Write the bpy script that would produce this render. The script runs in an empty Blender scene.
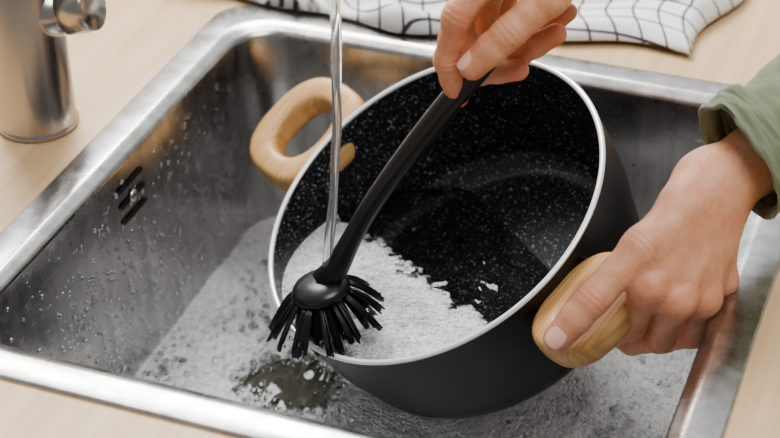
import bpy, bmesh, math, random
import numpy as np
from mathutils import Vector, Matrix, noise
random.seed(4); np.random.seed(4)
S=bpy.context.scene
S.view_settings.look='AgX - Medium High Contrast'; S.view_settings.exposure=.42
# ---------------- camera ----------------
CAM=Vector((0,0,.66))
RT=Vector((.9358,.3523,-.0125)).normalized()
UP=Vector((-.1879,.5287,.8277)); UP=(UP-RT*UP.dot(RT)).normalized()
FW=UP.cross(RT).normalized()
cd=bpy.data.cameras.new("camera"); cam=bpy.data.objects.new("camera",cd); S.collection.objects.link(cam)
cd.lens=1747/780*36; cd.sensor_width=36
cam.matrix_world=Matrix(((RT.x,UP.x,-FW.x,CAM.x),(RT.y,UP.y,-FW.y,CAM.y),(RT.z,UP.z,-FW.z,CAM.z),(0,0,0,1)))
cd.dof.use_dof=True; cd.dof.focus_distance=1.14; cd.dof.aperture_fstop=6.5
S.camera=cam
# world position of an image pixel at an assumed depth along the optical axis
def W(u,v,d):
    return CAM+RT*((u-390)/1747*d)-UP*((v-219)/1747*d)+FW*d
# ---------------- helpers ----------------
def empty(name,mw=None):
    o=bpy.data.objects.new(name,None); S.collection.objects.link(o); o.empty_display_size=.02
    if mw is not None: o.matrix_world=mw
    return o
def mesh(name,V,F,mat=None,parent=None,smooth=True,local=False):
    V=[Vector(v) for v in V]
    if not local:
        c=sum(V,Vector())/len(V); V=[v-c for v in V]
    else: c=Vector()
    me=bpy.data.meshes.new(name); me.from_pydata([tuple(v) for v in V],[],F); me.update()
    o=bpy.data.objects.new(name,me); S.collection.objects.link(o); o.location=c
    if mat: me.materials.append(mat)
    if smooth: me.polygons.foreach_set("use_smooth",[True]*len(me.polygons))
    if parent is not None: o.parent=parent
    return o
class N:
    def __init__(s,name):
        s.m=bpy.data.materials.new(name); s.m.use_nodes=True; s.t=s.m.node_tree; s.n=s.t.nodes
        s.b=s.n["Principled BSDF"]; s.out=s.n["Material Output"]
    def add(s,ty,**k):
        x=s.n.new(ty)
        for a,b in k.items(): setattr(x,a,b)
        return x
    def l(s,a,b): s.t.links.new(a,b)
    def set(s,**k):
        for a,b in k.items(): s.b.inputs[a.replace("_"," ")].default_value=b
    def coord(s,kind="Object",scale=(1,1,1)):
        c=s.add("ShaderNodeTexCoord"); m=s.add("ShaderNodeMapping"); m.inputs["Scale"].default_value=scale
        s.l(c.outputs[kind],m.inputs[0]); return m.outputs[0]
    def noise(s,v,scale,detail=3,rough=.5):
        x=s.add("ShaderNodeTexNoise"); x.inputs["Scale"].default_value=scale; x.inputs["Detail"].default_value=detail; x.inputs["Roughness"].default_value=rough
        if v is not None: s.l(v,x.inputs["Vector"])
        return x.outputs["Fac"]
    def vor(s,v,scale,feature='F1',rnd=1):
        x=s.add("ShaderNodeTexVoronoi"); x.feature=feature; x.inputs["Scale"].default_value=scale; x.inputs["Randomness"].default_value=rnd
        if v is not None: s.l(v,x.inputs["Vector"])
        return x
    def ramp(s,f,stops):
        r=s.add("ShaderNodeValToRGB"); e=r.color_ramp.elements
        while len(e)<len(stops): e.new(.5)
        for i,(p,c) in enumerate(stops):
            e[i].position=p; e[i].color=(c[0],c[1],c[2],1) if hasattr(c,'__len__') else (c,c,c,1)
        s.l(f,r.inputs[0]); return r.outputs[0]
    def math(s,op,a,b=None,clamp=False):
        x=s.add("ShaderNodeMath",operation=op); x.use_clamp=clamp
        for i,q in enumerate((a,b)):
            if q is None: continue
            if isinstance(q,(int,float)): x.inputs[i].default_value=q
            else: s.l(q,x.inputs[i])
        return x.outputs[0]
    def mix(s,f,a,b,bt='MIX'):
        x=s.add("ShaderNodeMix",data_type='RGBA',blend_type=bt)
        for i,q in ((0,f),(6,a),(7,b)):
            if isinstance(q,(int,float)): x.inputs[i].default_value=q
            elif isinstance(q,tuple): x.inputs[i].default_value=(*q,1)
            else: s.l(q,x.inputs[i])
        return x.outputs[2]
    def bump(s,h,strength=.3,dist=.001):
        x=s.add("ShaderNodeBump"); x.inputs["Strength"].default_value=strength; x.inputs["Distance"].default_value=dist
        s.l(h,x.inputs["Height"]); s.l(x.outputs[0],s.b.inputs["Normal"]); return x
def simple(name,col,rough=.5,metal=0,**k):
    n=N(name); n.set(Base_Color=(*col,1),Roughness=rough,Metallic=metal,**k); return n.m
# steel
n=N("brushed_steel"); n.set(Metallic=1.0)
v=n.coord("Object",(1,1,1)); a=n.noise(v,35,4,.6); st=n.noise(n.coord("Object",(90,90,5)),1,3)
n.l(n.mix(n.ramp(st,[(.35,0),(.7,1)]),(.47,.455,.44),(.62,.61,.60)),n.b.inputs["Base Color"])
v2=n.coord("Object",(600,25,600)); b=n.noise(v2,1,2)
n.l(n.ramp(a,[(.3,.20),(.75,.36)]),n.b.inputs["Roughness"]); n.bump(b,.12,.0003); STEEL=n.m
n=N("faucet_steel"); n.set(Base_Color=(.50,.47,.44,1),Metallic=1.0,Roughness=.25)
b=n.noise(n.coord("Object",(40,40,900)),1,2); n.bump(b,.1,.0003); FSTEEL=n.m
DARK=simple("dark_gap",(.01,.01,.012),.6)
# wood counter
n=N("counter_wood"); v=n.coord("Object",(28,1.6,1)); a=n.noise(v,3,6,.6)
v=n.coord("Object",(160,6,1)); b=n.noise(v,2,3,.5)
col=n.ramp(a,[(.25,(.52,.34,.18)),(.5,(.66,.46,.27)),(.8,(.75,.56,.36))])
col=n.mix(n.math('MULTIPLY',b,.3),col,(.46,.29,.15))
n.l(col,n.b.inputs["Base Color"]); n.set(Roughness=.42); n.bump(b,.06,.0005); WOODC=n.m
# handle wood
n=N("handle_wood"); v=n.coord("Object",(60,9,60)); a=n.noise(v,2.5,5,.6)
w=n.add("ShaderNodeTexWave",wave_type='BANDS',bands_direction='X'); w.inputs["Scale"].default_value=75; w.inputs["Distortion"].default_value=6; w.inputs["Detail"].default_value=3
n.l(n.coord("Object",(1,.2,1)),w.inputs["Vector"])
col=n.ramp(a,[(.25,(.50,.27,.105)),(.55,(.64,.39,.17)),(.85,(.73,.48,.24))])
col=n.mix(n.math('MULTIPLY',w.outputs["Fac"],.45),col,(.40,.20,.075))
n.l(col,n.b.inputs["Base Color"]); n.set(Roughness=.36); WOODH=n.m
# pot
n=N("granite_coating"); vo=n.vor(n.coord("Object"),400); vo2=n.vor(n.coord("Object"),800)
nz=n.noise(n.coord("Object"),150,1)
th=n.math('MULTIPLY',nz,.42)
m1=n.math('LESS_THAN',vo.outputs["Distance"],th)
m2=n.math('MULTIPLY',n.math('LESS_THAN',vo2.outputs["Distance"],.22),.6)
m=n.math('MAXIMUM',m1,m2)
mm=n.math('MULTIPLY',m,n.ramp(n.noise(n.coord("Object"),420,1),[(.40,.04),(.62,1)]))
n.l(n.mix(mm,(.018,.018,.020),(.66,.66,.68)),n.b.inputs["Base Color"])
n.set(Roughness=.22); n.bump(n.noise(n.coord("Object"),110,3),.35,.0007); GRAN=n.m
n=N("pot_outer"); n.set(Base_Color=(.012,.012,.013,1),Roughness=.36); n.bump(n.noise(n.coord("Object"),700,1),.1,.0003); POUT=n.m
RIM=simple("pot_rim_metal",(.85,.84,.82),.28,.4)
BLACK=simple("black_plastic",(.014,.014,.016),.30)
BRIST=simple("black_bristle",(.010,.011,.013),.28)
# skin
def skin():
    n=N("skin"); at=n.add("ShaderNodeAttribute",attribute_name="tone")
    a=n.noise(n.coord("Object"),70,5,.65)
    base=n.mix(n.ramp(a,[(.3,0),(.7,1)]),(.64,.29,.165),(.79,.44,.285))
    c=n.mix(at.outputs["Fac"],base,(.64,.15,.085))
    n.l(c,n.b.inputs["Base Color"]); n.set(Roughness=.40,Subsurface_Weight=.15,Subsurface_Scale=.005)
    n.b.inputs["Subsurface Radius"].default_value=(1,.35,.2)
    vo=n.vor(n.coord("Object"),900); w=n.noise(n.coord("Object"),160,5,.75); w2=n.noise(n.coord("Object",(1,1,2.2)),420,2)
    h=n.math('ADD',n.math('MULTIPLY',vo.outputs["Distance"],.4),n.math('ADD',w,n.math('MULTIPLY',w2,.4)))
    n.bump(h,.6,.0008); return n.m
SKIN=skin()
NAIL=simple("fingernail",(.86,.50,.40),.18)
# fabric
n=N("olive_fabric"); a=n.noise(n.coord("Object"),45,3); b=n.noise(n.coord("Object",(1,1,1)),1300,1)
n.l(n.mix(a,(.19,.225,.14),(.28,.32,.205)),n.b.inputs["Base Color"]); n.set(Roughness=.9,Sheen_Weight=.25); n.bump(b,.5,.0006); OLIVE=n.m
# foam
def foam(name,water,lo,mid,hi,tr,bigb=True):
    n=N(name); v=n.coord("Object")
    f1=n.vor(v,430); f2=n.vor(v,1100); big=n.noise(v,16,5,.65); med=n.noise(v,90,3,.6)
    c=n.math('ADD',n.math('MULTIPLY',big,.8),n.math('MULTIPLY',med,.35))
    tone=n.ramp(c,[(.42,lo),(.55,mid),(.70,hi)])
    rnd=n.ramp(f1.outputs["Color"],[(.0,.66),(.55,1.0)])
    x=n.mix(1.0,tone,rnd,'MULTIPLY')
    x=n.mix(1.0,x,n.ramp(f2.outputs["Distance"],[(.0,1.0),(.8,.80)]),'MULTIPLY')
    b3=n.vor(v,150); sc=n.add("ShaderNodeSeparateColor"); n.l(b3.outputs["Color"],sc.inputs[0]); sel=n.math('GREATER_THAN',sc.outputs[0],.80)
    inn=n.math('MULTIPLY',sel,n.math('LESS_THAN',b3.outputs["Distance"],.24))
    x=n.mix(n.math('MULTIPLY',inn,.45),x,(.35,.35,.35))
    n.l(x,n.b.inputs["Base Color"]); n.set(Roughness=.35)
    hh=n.math('ADD',n.math('MULTIPLY',f1.outputs["Distance"],-1.0),n.math('MULTIPLY',med,1.6))
    n.bump(hh,.85,.0026)
    at=n.add("ShaderNodeAttribute",attribute_name="clear")
    k=n.math('ADD',at.outputs["Fac"],n.math('MULTIPLY',n.math('SUBTRACT',n.noise(v,55,6,.7),.5),.9))
    k=n.ramp(k,[(.46,0),(.54,1)])
    p2=n.add("ShaderNodeBsdfPrincipled"); p2.inputs["Base Color"].default_value=(*water,1); p2.inputs["Roughness"].default_value=.05
    p2.inputs["Transmission Weight"].default_value=tr; p2.inputs["IOR"].default_value=1.33
    bb=n.add("ShaderNodeBump"); bb.inputs["Strength"].default_value=.35; bb.inputs["Distance"].default_value=.003
    n.l(n.noise(v,45,2),bb.inputs["Height"]); n.l(bb.outputs[0],p2.inputs["Normal"])
    ms=n.add("ShaderNodeMixShader"); n.l(k,ms.inputs[0]); n.l(n.b.outputs[0],ms.inputs[1]); n.l(p2.outputs[0],ms.inputs[2]); n.l(ms.outputs[0],n.out.inputs[0])
    return n.m
FOAM=foam("soap_foam",(.11,.11,.09),(.74,.74,.74),(.92,.92,.93),(1,1,1),.3)
FOAMP=foam("pot_foam",(.80,.82,.85),(.52,.53,.54),(.80,.81,.82),(1,1,1),1.0)
n=N("water"); n.set(Base_Color=(.97,.98,1,1),Roughness=.01,Transmission_Weight=1,IOR=1.33); WATER=n.m
n=N("running_water"); n.set(Base_Color=(.95,.97,1,1),Roughness=.03,Transmission_Weight=.86,IOR=1.30); WSTR=n.m
# ---------------- sink & counter ----------------
XL,XR,YF,YB=-.557,-.127,.7035,1.130
def rr(off,r,z,n=10,m=14):
    x0,x1,y0,y1=XL-off,XR+off,YF-off,YB+off; P=[]
    cs=[(x1-r,y1-r,0),(x0+r,y1-r,90),(x0+r,y0+r,180),(x1-r,y0+r,270)]
    for i,(cx,cy,a0) in enumerate(cs):
        for j in range(n+1):
            a=math.radians(a0+90*j/n); P.append(Vector((cx+r*math.cos(a),cy+r*math.sin(a),z)))
        a=math.radians(a0+90); nx=cs[(i+1)%4]; r0=P[-1]; a2=math.radians(nx[2]); r1=Vector((nx[0]+r*math.cos(a2),nx[1]+r*math.sin(a2),z))
        for j in range(1,m): P.append(r0.lerp(r1,j/m))
    return P
def rings(R,close_last=False,flip=False):
    V=[];F=[];k=len(R[0])
    for r in R: V+=r
    for i in range(len(R)-1):
        for j in range(k):
            q=(i*k+j,i*k+(j+1)%k,(i+1)*k+(j+1)%k,(i+1)*k+j); F.append(q[::-1] if flip else q)
    if close_last:
        c=sum(R[-1],Vector())/k; V.append(c)
        for j in range(k):
            q=((len(R)-1)*k+j,(len(R)-1)*k+(j+1)%k,len(V)-1); F.append(q[::-1] if flip else q)
    return V,F
sink=empty("kitchen_sink")
prof=[(.032,.030,.0002),(.0318,.030,.0018),(.0300,.030,.0026),(.0120,.036,.0030),(.0085,.036,.0026),(.0060,.036,.0008),(.0030,.036,-.0002),(.0010,.036,-.0016),(0,.036,-.005),(-.003,.038,-.06),(-.007,.040,-.12),(-.010,.042,-.180),(-.012,.044,-.190),(-.017,.046,-.198),(-.026,.050,-.203),(-.04,.055,-.205),(-.12,.03,-.207)]
V,F=rings([rr(*p) for p in prof],True); mesh("sink_bowl",V,F,STEEL,sink)
# countertop
def outer(z):
    P=[]
    for p in rr(.028,.028,z):
        cx,cy=(XL+XR)/2,(YF+YB)/2; d=p-Vector((cx,cy,z)); 
        tx=(1.1 if d.x>0 else .9)/max(abs(d.x),1e-6); ty=(1.2 if d.y>0 else .55)/max(abs(d.y),1e-6); t=min(tx,ty)
        P.append(Vector((cx+d.x*t,cy+d.y*t,z)))
    return P
mesh("countertop",*rings([rr(.022,.028,-.04),rr(.022,.028,0),outer(0),outer(-.04),rr(.022,.028,-.04)],flip=True),WOODC,None,smooth=False)
# overflow slots on the left wall
def wallx(z): return XL+.0005+(.003*(-z)/.06 if z>-.06 else .003+.004*(-z-.06)/.06)
def capsule_slot(y0,y1,z,r,x):
    P=[]
    for j in range(13): a=math.pi/2+math.pi*j/12; P.append((x,y0+r*math.cos(a),z+r*math.sin(a)))
    for j in range(13): a=-math.pi/2+math.pi*j/12; P.append((x,y1+r*math.cos(a),z+r*math.sin(a)))
    return P
V=[];F=[]
yc=.920
for z in (-.020,-.033,-.046):
    for (ya,yb) in ((yc-.016,yc+.016),):
        P=capsule_slot(ya,yb,z,.0023,wallx(z)+.0007); k=len(V); V+=P; F.append(tuple(range(k,k+len(P))))
mesh("overflow_slots",V,F,DARK,sink,smooth=False)
def lathe(prof,seg=32,M=Matrix()):
    V=[];F=[]
    for i,(r,z) in enumerate(prof):
        for j in range(seg):
            a=2*math.pi*j/seg; V.append(M@Vector((r*math.cos(a),r*math.sin(a),z)))
    for i in range(len(prof)-1):
        for j in range(seg): F.append((i*seg+j,i*seg+(j+1)%seg,(i+1)*seg+(j+1)%seg,(i+1)*seg+j))
    return V,F
def frame(o,z,x=None):
    z=Vector(z).normalized(); x=Vector(x) if x else (Vector((0,0,1)) if abs(z.z)<.9 else Vector((1,0,0)))
    x=(x-z*x.dot(z)).normalized(); y=z.cross(x)
    return Matrix(((x.x,y.x,z.x,o[0]),(x.y,y.y,z.y,o[1]),(x.z,y.z,z.z,o[2]),(0,0,0,1)))
V,F=lathe([(.0001,.0022),(.0035,.002),(.0048,.0012),(.005,0)],20,frame((wallx(-.033)+.0006,yc,-.033),(1,0,0))); mesh("overflow_screw",V,F,STEEL,sink)
V,F=lathe([(.045,-.2062),(.043,-.2045),(.036,-.205),(.034,-.209),(.0001,-.210)],40,Matrix.Translation((-.342,.917,0))); mesh("drain",V,F,STEEL,sink)
# droplets
def ico(r=1,sub=1):
    bm=bmesh.new(); bmesh.ops.create_icosphere(bm,subdivisions=sub,radius=r); V=[v.co.copy() for v in bm.verts]; F=[[q.index for q in f.verts] for f in bm.faces]; bm.free(); return V,F
IV,IF=ico(1,2)
def blobs(items):
    V=[];F=[]
    for (p,M) in items:
        k=len(V); V+=[Vector(p)+M@v for v in IV]; F+=[[q+k for q in f] for f in IF]
    return V,F
it=[]
while len(it)<1900:
    y=random.uniform(.73,1.09); z=-random.random()**.7*.165-.012
    if random.random()> .10+ .9*(noise.noise(Vector((y*14,z*14,3)))*.5+.5): continue
    r=random.choice([.0004,.0005,.0006,.0008,.0010,.0015]); 
    it.append(((wallx(z)+.0001 - (0),y,z),Matrix.Diagonal((r*.45,r,r*random.uniform(1,1.6)))))
mesh("water_droplets",*blobs(it),WATER,sink)
# ---------------- sink water with foam ----------------
ZF=-.169
base=rr(-.0092,.042,ZF,10,14); cen=Vector(((XL+XR)/2,(YF+YB)/2,ZF)); R=[]
NR=110
for i in range(NR):
    s=1-i/NR
    ring=[]
    for p in base:
        q=cen.lerp(p,s); hgt=noise.fractal(q*45,1,2,4)*.0028+noise.noise(q*160)*.0012
        ring.append(Vector((q.x,q.y,ZF+hgt)))
    R.append(ring)
V,F=rings(R,True); o=mesh("soapy_dishwater",V,F,FOAM)
at=o.data.attributes.new("clear",'FLOAT','POINT')
def patch(p,c,rx,ry): return max(0,1.0-math.hypot((p[0]-c[0])/rx,(p[1]-c[1])/ry)*.5)
vals=[]
for p in V:
    k=patch(p,(-.432,.912),.038,.032)
    vals.append(k)
at.data.foreach_set("value",vals)
# ---------------- pot ----------------
c=Vector((-.331,.947,-.0135))-RT*.0050+UP*.0062; nn=Vector((-.3508,-.3779,.8552)).normalized()
hh=Vector((-.825,.5535,-.0934)); hh=(hh-nn*hh.dot(nn)).normalized(); tt=nn.cross(hh)
PM=Matrix(((hh.x,tt.x,nn.x,c.x),(hh.y,tt.y,nn.y,c.y),(hh.z,tt.z,nn.z,c.z),(0,0,0,1)))
pot=empty("cooking_pot",PM)
H=.110
def lmesh(name,VF,mat,parent,smooth=True): return mesh(name,VF[0],VF[1],mat,parent,smooth,local=True)
o_prof=[(.1300,-.0015),(.1294,-.02),(.1265,-.055),(.1215,-H+.032)]
for j in range(13):
    a=math.radians(90*j/12); o_prof.append((.0910+.0295*math.cos(a),-H+.028-.028*math.sin(a)))
o_prof.append((.0001,-H)); 
def rev(V,F): return V,[f[::-1] for f in F]
lmesh("pot_outside",rev(*lathe(o_prof,128)),POUT,pot)
i_prof=[(.1268,-.0012),(.1262,-.02),(.1235,-.055),(.1186,-H+.036)]
for j in range(13):
    a=math.radians(90*j/12); i_prof.append((.0944+.0235*math.cos(a),-H+.0285-.0235*math.sin(a)))
i_prof.append((.0001,-H+.005))
lmesh("pot_inside",lathe(i_prof,128),GRAN,pot)
rp=[]
for j in range(13):
    a=2*math.pi*j/12; rp.append((.1286+.0021*math.cos(a),-.0008+.0016*math.sin(a)))
lmesh("pot_rim",lathe(rp,128),RIM,pot)
def inner_r(z):
    for (r0,z0),(r1,z1) in zip(i_prof,i_prof[1:]):
        if z1<=z<=z0: return r0+(r1-r0)*((z-z0)/(z1-z0) if z1!=z0 else 0)
    return 0
def make_handle(name,sgn,kr=1,kt=1,ko=1):
    V=[];F=[];A=96;B=24
    for i in range(A):
        th=2*math.pi*i/A
        def se(cx,a,b,e):
            cs,sn=math.cos(th),math.sin(th); return Vector((kr*(cx+a*math.copysign(abs(cs)**(2/e),cs)),kt*b*math.copysign(abs(sn)**(2/e),sn),0))
        po=se(.036,.0400,.0470,2.6); pi=se(.0375,.0185*ko,.0265*ko,2.2); mid=(po+pi)/2; hw=(po-pi)/2
        for j in range(B):
            ph=2*math.pi*j/B; cs,sn=math.cos(ph),math.sin(ph); e=2/4.0
            q=mid+hw*math.copysign(abs(cs)**e,cs)+Vector((0,0,.0108*math.copysign(abs(sn)**e,sn)))
            q.z+=.18*q.x   # slight upward sweep
            V.append(Vector((sgn*(q.x+.129),sgn*q.y,q.z-.022)))
    for i in range(A):
        for j in range(B):
            F.append((i*B+j,((i+1)%A)*B+j,((i+1)%A)*B+(j+1)%B,i*B+(j+1)%B))
    return lmesh(name,(V,F),WOODH,pot)
make_handle("handle_1",1); make_handle("handle_2",-1,.84,.86,.95)
for s,nm in ((1,"handle_mount_1"),(-1,"handle_mount_2")):
    bm=bmesh.new(); bmesh.ops.create_cube(bm,size=1); 
    for v_ in bm.verts: v_.co=Vector((s*(.1300+v_.co.x*.008),v_.co.y*.050,-.022+v_.co.z*.012))
    bmesh.ops.bevel(bm,geom=bm.edges[:],offset=.003,segments=3,affect='EDGES'); me=bpy.data.meshes.new(nm); bm.to_mesh(me); bm.free()
    ob=bpy.data.objects.new(nm,me); S.collection.objects.link(ob); ob.parent=pot; me.materials.append(BLACK)
# pot water (horizontal surface clipped by the tilted interior)
PI=PM.inverted(); L=-.079
def inside(p):
    q=PI@p; return q.z<-.001 and q.z>-H+.0055 and math.hypot(q.x,q.y)<inner_r(q.z)-.0002
bc=c-nn*.085; p0=Vector((bc.x-.035,bc.y-.035,L)); 
AN=160;RN=46; R=[[] for _ in range(RN)]
for i in range(AN):
    a=2*math.pi*i/AN; d=Vector((math.cos(a),math.sin(a),0)); lo,hi=0,.3
    for _ in range(28):
        m_=(lo+hi)/2
        if inside(p0+d*m_): lo=m_
        else: hi=m_
    for j in range(RN):
        q=p0+d*lo*(1-j/RN); hg=noise.fractal(q*60,1,2,3)*.0012*(min(1,j/3)); R[j].append(Vector((q.x,q.y,L+hg)))
V,F=rings(R,True); o=mesh("pot_water",[PI@v for v in V],F,FOAMP,pot,local=True)
at=o.data.attributes.new("clear",'FLOAT','POINT'); vals=[]
upd=Vector((.68,.733,0))
for p in V:
    s=(p-Vector((-.345,.930,L))).dot(upd); t_=(p-Vector((-.345,.930,L))).dot(Vector((.733,-.68,0)))
    vals.append(min(1,max(0,.5+(s-.020-.18*t_)*13)))
at.data.foreach_set("value",vals)
# bubbles
it=[]
for _ in range(1500):
    q=random.random()
    if q<.18: a=random.uniform(0,6.28); k=random.gauss(1,.14); x=-.432+.040*k*math.cos(a); y=.912+.034*k*math.sin(a)
    elif q<.5:
        cx,cy=random.choice([(-.53,.90),(-.50,.98),(-.20,.86),(-.19,.93),(-.40,.80),(-.30,.76),(-.47,.85)]); x=random.gauss(cx,.012); y=random.gauss(cy,.016); x=max(-.54,min(-.145,x))
    else: x=random.uniform(-.53,-.16); y=random.uniform(.73,1.05)
    r=random.choice([.0008,.001,.0013,.0018,.0022,.0030]); it.append(((x,y,ZF+.0010),Matrix.Diagonal((r,r,r*.8))))
mesh("soap_bubbles",*blobs(it),WATER)
# ---------------- tubes ----------------
def catmull(P,n):
    out=[]; Q=[P[0]]+P+[P[-1]]
    for i in range(1,len(Q)-2):
        for j in range(n):
            t=j/n; a,b,c_,d=[np.array(x,float) for x in (Q[i-1],Q[i],Q[i+1],Q[i+2])]
            out.append(.5*((2*b)+(-a+c_)*t+(2*a-5*b+4*c_-d)*t*t+(-a+3*b-3*c_+d)*t**3))
    out.append(np.array(P[-1],float)); return out
def tube(pts,seg=16,n=8,flat=None,cap=True,jit=None):
    """pts: (x,y,z,r[,r2])"""
    C=catmull(pts,n); V=[];F=[]; ref=Vector(flat) if flat else None
    px_=None
    for i,q in enumerate(C):
        p=Vector(q[:3]); a=Vector(C[max(0,i-1)][:3]); b=Vector(C[min(len(C)-1,i+1)][:3]); z=(b-a).normalized()
        x=(ref if ref else (px_ if px_ else Vector((.3,.2,1)))); x=(x-z*x.dot(z)).normalized(); px_=x; y=z.cross(x)
        r2=q[4] if len(q)>4 else q[3]
        for j in range(seg):
            t=2*math.pi*j/seg; k=jit(i,j,t) if jit else 1
            V.append(p+x*math.cos(t)*q[3]*k+y*math.sin(t)*r2*k)
    m=len(C)
    for i in range(m-1):
        for j in range(seg): F.append((i*seg+j,i*seg+(j+1)%seg,(i+1)*seg+(j+1)%seg,(i+1)*seg+j))
    if cap: F.append(tuple(range(seg))[::-1]); F.append(tuple((m-1)*seg+j for j in range(seg)))
    return V,F
# ---------------- faucet ----------------
fa=empty("kitchen_faucet"); FX,FY=-.6395,.940
mesh("faucet_base",*lathe([(.0001,.0002),(.0298,.0003),(.0300,.003),(.0290,.0042),(.0285,.006),(.0285,.155),(.0278,.1565),(.0268,.157),(.0268,.1582),(.0285,.159),(.0285,.20),(.0270,.203),(.0001,.2035)],64,Matrix.Translation((FX,FY,0))),FSTEEL,fa)
sx,sy=-.370,.872
mesh("faucet_spout",*tube([(FX,FY,.195,.0125),(FX,FY,.30,.0125),(FX+.03,FY-.006,.375,.0125),(FX+.10,FY-.02,.42,.0125),(FX+.19,FY-.045,.41,.0125),(sx-.03,sy+.005,.36,.0125),(sx-.003,sy,.30,.0125),(sx,sy,.262,.0135)],32,10),FSTEEL,fa)
ld=Vector((.93,.10,.24)).normalized(); lo_=Vector((FX,FY,.089))
mesh("faucet_lever_hub",*lathe([(.0185,.015),(.0185,.0340),(.0170,.0345),(.0170,.0358),(.0188,.0368),(.0188,.055),(.0175,.0575),(.0001,.058)],40,frame(lo_,ld)),FSTEEL,fa)
# water stream
SB=W(327,266,1.172)
def jit(i,j,t): return 1+.16*noise.noise(Vector((math.cos(t)*1.2,math.sin(t)*1.2,i*.22)))+.10*math.sin(i*.55+math.cos(t))
pts=[(sx,sy,.262,.0044),(sx-.0005,sy,.2,.0038),(sx-.002,sy+.003,.12,.0034),(sx-.007,sy+.006,.05,.0030),(SB.x,SB.y,SB.z,.0036)]
mesh("water_stream",*tube(pts,18,14,jit=jit),WSTR)
# ---------------- dish brush ----------------
br=empty("dish_brush")
def WP(u,v,d,r,r2=None): p=W(u,v,d); return (p.x,p.y,p.z,r,r2 if r2 else r)
mesh("brush_handle",*tube([WP(322,282,1.180,.005,.009),WP(336,268,1.172,.0060,.0085),WP(352,238,1.160,.0055,.0068),WP(372,204,1.146,.0060,.0068),WP(405,158,1.125,.0068,.0074),WP(440,114,1.103,.0073,.0080),WP(472,76,1.082,.0072,.0078),WP(505,38,1.064,.0068,.0074),WP(530,8,1.05,.0060,.0064)],20,8,flat=tuple(-FW)),BLACK,br)
hc=W(320,286,1.182); hz=(Vector((0,0,1))-RT*.22).normalized(); HM=frame(hc,hz)
mesh("brush_head",*lathe([(.0001,.0055),(.008,.0052),(.014,.0038),(.0185,.0015),(.0205,-.0015),(.0205,-.0035),(.0195,-.005),(.0001,-.0055)],40,HM),BLACK,br)
V=[];F=[]
for k,(nr,rad) in enumerate(((1,0),(6,.0065),(12,.0120),(18,.0172))):
    for i in range(nr):
        a=2*math.pi*(i+.5*(k%2))/nr+random.uniform(-.12,.12)
        b=HM@Vector((rad*math.cos(a),rad*math.sin(a),-.004)); sp=.25+rad*36; ln=.037+random.uniform(-.004,.003)-rad*.15
        dr=Vector((math.cos(a)*sp*rad*58,math.sin(a)*sp*rad*58,-1)).normalized() if rad else Vector((0,0,-1))
        dl=(HM.to_3x3()@dr)+Vector((random.uniform(-.10,.10),random.uniform(-.10,.10),0))
        e=b+dl*ln; md=(b+e)/2+Vector((0,0,.002))
        for q in range(14):   # filaments in each tuft
            of=Vector((random.uniform(-1,1),random.uniform(-1,1),random.uniform(-.5,.5))); 
            tv,tf=tube([(*(b+of*.0012),.0010),(*(md+of*.0021),.0010),(*(e+of*.0024+dl*random.uniform(-.004,.001)),.0007)],5,2)
            kk=len(V); V+=tv; F+=[[x+kk for x in f] for f in tf]
mesh("brush_bristles",V,F,BRIST,br)
it=[]
for (u,v) in ((284,346),(300,345),(322,343),(345,333),(291,338),(368,310)):
    r=random.uniform(.0012,.0022); it.append((W(u,v,1.172),Matrix.Diagonal((r,r,r*1.2))))
mesh("brush_drips",*blobs(it),WATER,br)
# ---------------- dish towel ----------------
n=N("towel_cloth"); uvn=n.add("ShaderNodeUVMap"); sp=n.add("ShaderNodeSeparateXYZ"); n.l(uvn.outputs[0],sp.inputs[0])
def lines(o,per,wd):
    f=n.math('FRACT',n.math('DIVIDE',o,per)); return n.math('LESS_THAN',f,wd)
thin=n.math('MAXIMUM',lines(sp.outputs[0],.024,.10),lines(sp.outputs[1],.024,.10))
ga=lines(sp.outputs[0],.014,.40); gb=lines(sp.outputs[1],.014,.40)
thick=n.math('MULTIPLY',n.math('ADD',ga,gb),.5)
sel=n.math('LESS_THAN',sp.outputs[0],.25)
mk=n.math('ADD',n.math('MULTIPLY',sel,thick),n.math('MULTIPLY',n.math('SUBTRACT',1,sel),n.math('MULTIPLY',thin,.95)))
n.l(n.mix(mk,(.84,.83,.81),(.03,.035,.05)),n.b.inputs["Base Color"]); n.set(Roughness=.95)
n.bump(n.noise(n.coord("Object"),900,1),.4,.0006); TOW=n.m
NU,NV=170,90; V=[];F=[];UV=[]
for j in range(NV):
    for i in range(NU):
        u0=i/(NU-1); v=j/(NV-1); u=(u0*.51-.08)/.43
        fx=-.640+u*.430; fy=1.158+.037*max(0,(u-.45))/.55+.006*math.sin(u*9+.4)+.004*math.sin(u*23)
        x=fx+.03*v*(u)+.006*math.sin(v*9+u*3); y=fy+v*(.20)
        w=1-min(1,max(0,(u-.42)/.25)); 
        fold=w*(.010*(1+math.sin(v*22+u*5+2.2*math.sin(u*7)))*.9+.006*(1+math.sin(u*31+v*9)))
        flat=(1-w)*(.006+.004*(v>.28)+.0015*math.sin(u*14+v*6)+.003*math.sin(v*5+u*6)**2)
        edge=min(1,u0/.03,(1-u0)/.02,v/.06,(1-v)/.05); edge=math.sqrt(max(0,edge))
        z=.0035+(fold+flat+noise.noise(Vector((u*7,v*5,2)))*.003*1+.004)*edge
        V.append((x,y,max(z,.0055))); UV.append((u*.5+.10+.04*v+.01*math.sin(v*8),v*.27+.05*u+.05+w*.02*math.sin(u*20)))
for j in range(NV-1):
    for i in range(NU-1): F.append((j*NU+i,j*NU+i+1,(j+1)*NU+i+1,(j+1)*NU+i))
o=mesh("dish_towel",V,F,TOW); ul=o.data.uv_layers.new(name="UVMap")
for lp in o.data.loops: ul.data[lp.index].uv=UV[lp.vertex_index]
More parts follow.
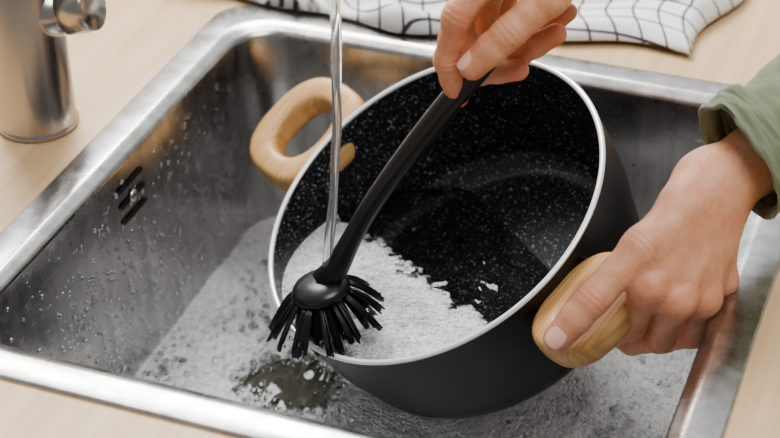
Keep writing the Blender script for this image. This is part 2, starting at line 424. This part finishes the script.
md=o.modifiers.new("thickness",'SOLIDIFY'); md.thickness=.0022; md.offset=-1
# ---------------- hands: signed-distance modelling + surface nets ----------------
def surf_net(Fv,lo,h):
    nx,ny,nz=Fv.shape; Sg=Fv<0
    cnt=np.zeros((nx-1,ny-1,nz-1),np.int8); offs=[(i,j,k) for i in (0,1) for j in (0,1) for k in (0,1)]
    for (i,j,k) in offs: cnt+=Sg[i:nx-1+i,j:ny-1+j,k:nz-1+k]
    act=(cnt>0)&(cnt<8); idx=np.argwhere(act); acc=np.zeros((len(idx),3)); num=np.zeros(len(idx))
    val={o:Fv[idx[:,0]+o[0],idx[:,1]+o[1],idx[:,2]+o[2]] for o in offs}
    for a in offs:
        for ax in range(3):
            if a[ax]==1: continue
            b=list(a); b[ax]=1; b=tuple(b); va,vb=val[a],val[b]; m=(va<0)!=(vb<0)
            t=np.where(m,va/(va-vb+1e-20),0); pos=np.tile(np.array(a,float),(len(idx),1)); pos[:,ax]+=t
            acc[m]+=pos[m]; num[m]+=1
    V=(idx+acc/num[:,None])*h+np.array(lo)
    vid=-np.ones(act.shape,int); vid[act]=np.arange(len(idx)); Fs=[]
    for ax in range(3):
        o1,o2=(ax+1)%3,(ax+2)%3
        sl0=[slice(1,-1)]*3; sl1=[slice(1,-1)]*3; sl0[ax]=slice(0,-1); sl1[ax]=slice(1,None)
        s0=Sg[tuple(sl0)]; s1=Sg[tuple(sl1)]; e=np.argwhere(s0!=s1); d=s0[tuple(e.T)]
        e=e.copy(); e[:,o1]+=1; e[:,o2]+=1
        def g(a,b):
            q=e.copy(); q[:,o1]+=a; q[:,o2]+=b; return vid[tuple(q.T)]
        Q=np.stack([g(-1,-1),g(0,-1),g(0,0),g(-1,0)],1); Q[~d]=Q[~d][:,::-1]; Fs.append(Q)
    return V,np.concatenate(Fs)
def build_hand(name,palm,fingers,thumb,nails,red,dors,h=.0011,kp=.014):
    segs=[]; dors=np.array(dors,float); dors/=np.linalg.norm(dors)
    for (a,ra,b,rb) in palm: segs+= [(a,ra),(b,rb)]
    for f in fingers+[thumb]: segs+=f
    P=np.array([tuple(s[0]) for s in segs]); r=np.array([s[1] for s in segs])
    lo=(P-r[:,None]).min(0)-.006; hi=(P+r[:,None]).max(0)+.006
    ax=[np.arange(lo[i],hi[i],h,dtype=np.float32) for i in range(3)]
    X,Y,Z=ax[0][:,None,None],ax[1][None,:,None],ax[2][None,None,:]
    def cap(a,ra,b,rb):
        a=np.array(a,np.float32); b=np.array(b,np.float32); ab=b-a; L2=float(ab@ab)+1e-12
        x,y,z=X-a[0],Y-a[1],Z-a[2]; t=np.clip((x*ab[0]+y*ab[1]+z*ab[2])/L2,0,1).astype(np.float32)
        return np.sqrt((x-t*ab[0])**2+(y-t*ab[1])**2+(z-t*ab[2])**2)-(ra+(rb-ra)*t)
    def smin(a,b,k):
        q=np.maximum(k-np.abs(a-b),0)/k; return np.minimum(a,b)-q*q*k*.25
    D=None
    for p in palm:
        d=cap(*p); D=d if D is None else smin(D,d,kp)
    # extensor tendons and knuckle heads on the back of the hand
    wrp=np.array(palm[0][2],float)
    for f in fingers:
        m=np.array(f[0][0],float); a=wrp+(m-wrp)*.30+dors*(.0135); b=m+dors*(f[0][1]-.0022)
        D=smin(D,cap(a,.0028,b,.0034),.004)
        D=smin(D,cap(m+dors*.004,f[0][1]-.0015,m+dors*.0041,f[0][1]-.0015),.005)
    FD=None
    for f in fingers+[thumb]:
        d=None
        for i in range(len(f)-1):
            a,ra=f[i]; b,rb=f[i+1]; a=np.array(a,float); b=np.array(b,float); mid=(a+b)/2
            if i<len(f)-2:   # waist between the joints
                e=smin(cap(a,ra,mid,(ra+rb)/2*.92),cap(mid,(ra+rb)/2*.92,b,rb*1.03),.003)
            else:
                e=smin(cap(a,ra*1.0,mid,(ra+rb)/2*1.02),cap(mid,(ra+rb)/2*1.02,b,rb),.003)
            d=e if d is None else smin(d,e,.004)
        for i in range(1,len(f)-1):
            j=np.array(f[i][0],np.float32); dr=np.array(f[i+1][0])-np.array(f[i-1][0]); dr=(dr/np.linalg.norm(dr)).astype(np.float32)
            s=(X-j[0])*dr[0]+(Y-j[1])*dr[1]+(Z-j[2])*dr[2]; rad=(X-j[0])**2+(Y-j[1])**2+(Z-j[2])**2
            w=(np.exp(-(s/.0011)**2)+.7*np.exp(-((s-.0035)/.0010)**2)+.7*np.exp(-((s+.0035)/.0010)**2))*(rad<(f[i][1]*1.7)**2)
            d=d+.0009*w
        FD=d if FD is None else smin(FD,d,.0015)
    D=smin(D,FD,.006)
    V,Fq=surf_net(D,lo,h)
    me=bpy.data.meshes.new(name); cen_=V.mean(0); me.from_pydata((V-cen_).tolist(),[],Fq.tolist()); me.update()
    me.polygons.foreach_set("use_smooth",[True]*len(me.polygons)); me.materials.append(SKIN)
    tone=np.zeros(len(V))
    for (p,rad,amt) in red:
        tone=np.maximum(tone,amt*np.exp(-((V-np.array(p))**2).sum(1)/rad**2))
    at=me.attributes.new("tone",'FLOAT','POINT'); at.data.foreach_set("value",tone.astype(np.float32))
    o=bpy.data.objects.new(name,me); S.collection.objects.link(o); o.location=cen_
    sm=o.modifiers.new("relax",'SMOOTH'); sm.factor=.5; sm.iterations=2
    for i,(tip,prev,r,dors) in enumerate(nails):
        d=(Vector(tip)-Vector(prev)).normalized(); u=Vector(dors); u=(u-d*u.dot(d)).normalized(); s=d.cross(u)
        V2=[];F2=[];A,B=14,12
        for a in range(A+1):
            for b in range(B+1):
                la=(a/A*2-1); lb=(b/B*2-1)
                wd=.88*(1-.28*max(0,abs(la))**4); ang=lb*.95*wd
                ln=.0068*la*(1-.12*lb*lb)
                rr_=r*1.0+.00035-.0011*max(0,la)**2-.0004*(abs(lb)**4)-(.0006 if la<-.9 else 0)
                V2.append(Vector(tip)-d*.0005+d*ln+(u*math.cos(ang)+s*math.sin(ang))*rr_-Vector(cen_))
        for a in range(A):
            for b in range(B): k=a*(B+1)+b; F2.append((k,k+1,k+B+2,k+B+1))
        no=mesh("fingernail_%d"%(i+1),V2,F2,NAIL,o,local=True); md=no.modifiers.new("t",'SOLIDIFY'); md.thickness=.0006; md.offset=-1
    return o
def w(u,v,d): return tuple(W(u,v,d))
# hand holding the brush
wr=w(612,-118,1.075); fo=w(690,-200,1.10)
I=[(w(494,-32,1.045),.0105),(w(457,16,1.052),.0092),(w(447,60,1.073),.0082),(w(458,97,1.094),.0070)]
M_=[(w(488,-30,1.070),.0105),(w(458,22,1.092),.0092),(w(479,72,1.104),.0080),(w(518,70,1.092),.0070)]
Rg=[(w(494,-28,1.092),.0100),(w(482,26,1.115),.0088),(w(516,56,1.108),.0078),(w(556,34,1.094),.0070)]
Pk=[(w(504,-26,1.112),.0090),(w(506,18,1.130),.0078),(w(540,32,1.122),.0070),(w(568,12,1.108),.0062)]
T=[(w(590,-55,1.058),.0140),(w(550,-4,1.045),.0118),(w(510,32,1.048),.0100),(w(473,66,1.062),.0088)]
palm=[(fo,.026,wr,.022),(wr,.021,I[0][0],.0115),(wr,.021,M_[0][0],.0120),(wr,.020,Rg[0][0],.0118),(wr,.018,Pk[0][0],.0108),(wr,.020,T[0][0],.016),(T[0][0],.015,w(530,-30,1.052),.0095)]
build_hand("human_hand",palm,[I,M_,Rg,Pk],T,
 [(T[3][0],T[2][0],.0088,tuple(-FW*.8+RT*.1-UP*-.9)),],
 [(T[3][0],.013,.4),(T[2][0],.010,.30),(I[3][0],.012,.8),(I[1][0],.012,.4),(M_[3][0],.012,.6),(Rg[3][0],.012,.55),(I[2][0],.01,.35)],tuple(-RT*.8+UP*.5))
# hand holding the pot handle
wr=w(712,188,1.092); fo=w(840,105,1.11)
dd=-6
I=[(w(646,286,1.062),.0108),(w(632,332+dd,1.094),.0092),(w(600,342+dd,1.120),.0084),(w(580,328+dd,1.130),.0072)]
M_=[(w(675,300,1.068),.0110),(w(660,344+dd,1.104),.0094),(w(632,348+dd,1.134),.0084),(w(610,333+dd,1.142),.0072)]
Rg=[(w(702,298,1.084),.0104),(w(692,340+dd,1.120),.0088),(w(665,346+dd,1.146),.0080),(w(646,330+dd,1.152),.0070)]
Pk=[(w(720,280,1.104),.0094),(w(716,320+dd,1.132),.0078),(w(696,329+dd,1.152),.0070),(w(680,318+dd,1.156),.0062)]
T=[(w(686,210,1.075),.0145),(w(642,246,1.058),.0122),(w(594,298,1.056),.0102),(w(558,338,1.062),.0090)]
palm=[(fo,.029,wr,.0200),(wr,.0185,I[0][0],.0115),(wr,.0180,M_[0][0],.0118),(wr,.018,Rg[0][0],.0112),(wr,.0165,Pk[0][0],.0102),(wr,.017,T[0][0],.0145),(T[0][0],.014,w(658,258,1.066),.010)]
build_hand("human_hand",palm,[I,M_,Rg,Pk],T,
 [(T[3][0],T[2][0],.0090,tuple(-FW*1.0+RT*-.5-UP*.1)),],
 [(T[3][0],.013,.4),(T[2][0],.011,.4),(I[0][0],.015,.45),(M_[0][0],.015,.45),(Rg[0][0],.015,.45),(I[1][0],.013,.6),(M_[1][0],.013,.6),(Rg[1][0],.013,.5)],tuple(-FW*.8+RT*.5))
# sleeve
cs=[(738,160,1.090,.0385),(752,152,1.092,.0395),(770,142,1.094,.0400),(800,128,1.098,.043),(850,100,1.105,.048),(930,60,1.12,.052)]
pts=[WP(a,b,d,r) for a,b,d,r in cs]
def sj(i,j,t): return (1.05 if i<=20 else 1.0)+.10*noise.noise(Vector((math.cos(t)*1.6,math.sin(t)*1.6,i*.16)))+.035*noise.noise(Vector((math.cos(t)*4,math.sin(t)*4,i*.5)))
V,F=tube(pts,72,12,flat=tuple(-FW),cap=False,jit=sj)
o=mesh("shirt_sleeve",V,F,OLIVE); md=o.modifiers.new("thickness",'SOLIDIFY'); md.thickness=.0035; md.offset=-1
# ---------------- light ----------------
wd=bpy.data.worlds.new("world"); S.world=wd; wd.use_nodes=True; t=wd.node_tree; bg=t.nodes["Background"]
tcn=t.nodes.new("ShaderNodeTexCoord"); dot=t.nodes.new("ShaderNodeVectorMath"); dot.operation='DOT_PRODUCT'; dot.inputs[1].default_value=(-.5,.6,.62)
rp_=t.nodes.new("ShaderNodeValToRGB"); e=rp_.color_ramp.elements
e[0].position=.0; e[0].color=(.20,.195,.19,1); e[1].position=1; e[1].color=(.85,.87,.9,1)
x=e.new(.45); x.color=(.34,.34,.34,1)
t.links.new(tcn.outputs["Generated"],dot.inputs[0]); t.links.new(dot.outputs["Value"],rp_.inputs[0]); t.links.new(rp_.outputs[0],bg.inputs[0]); bg.inputs[1].default_value=1.0
def area(name,loc,tgt,sx_,sy_,pw,col=(1,1,1)):
    l=bpy.data.lights.new(name,'AREA'); l.shape='RECTANGLE'; l.size=sx_; l.size_y=sy_; l.energy=pw; l.color=col
    o=bpy.data.objects.new(name,l); S.collection.objects.link(o); o.location=loc; o.rotation_euler=(Vector(tgt)-Vector(loc)).to_track_quat('-Z','Y').to_euler()
area("window_light",(-1.2,2.0,1.5),(-.35,.92,-.05),1.0,.8,37,(1,.99,.97))
area("fill_light",(.3,.5,1.9),(-.35,.92,-.1),1.0,.8,17,(.98,.99,1))  # added weaker fill from front right above, stands for no fixture in the room
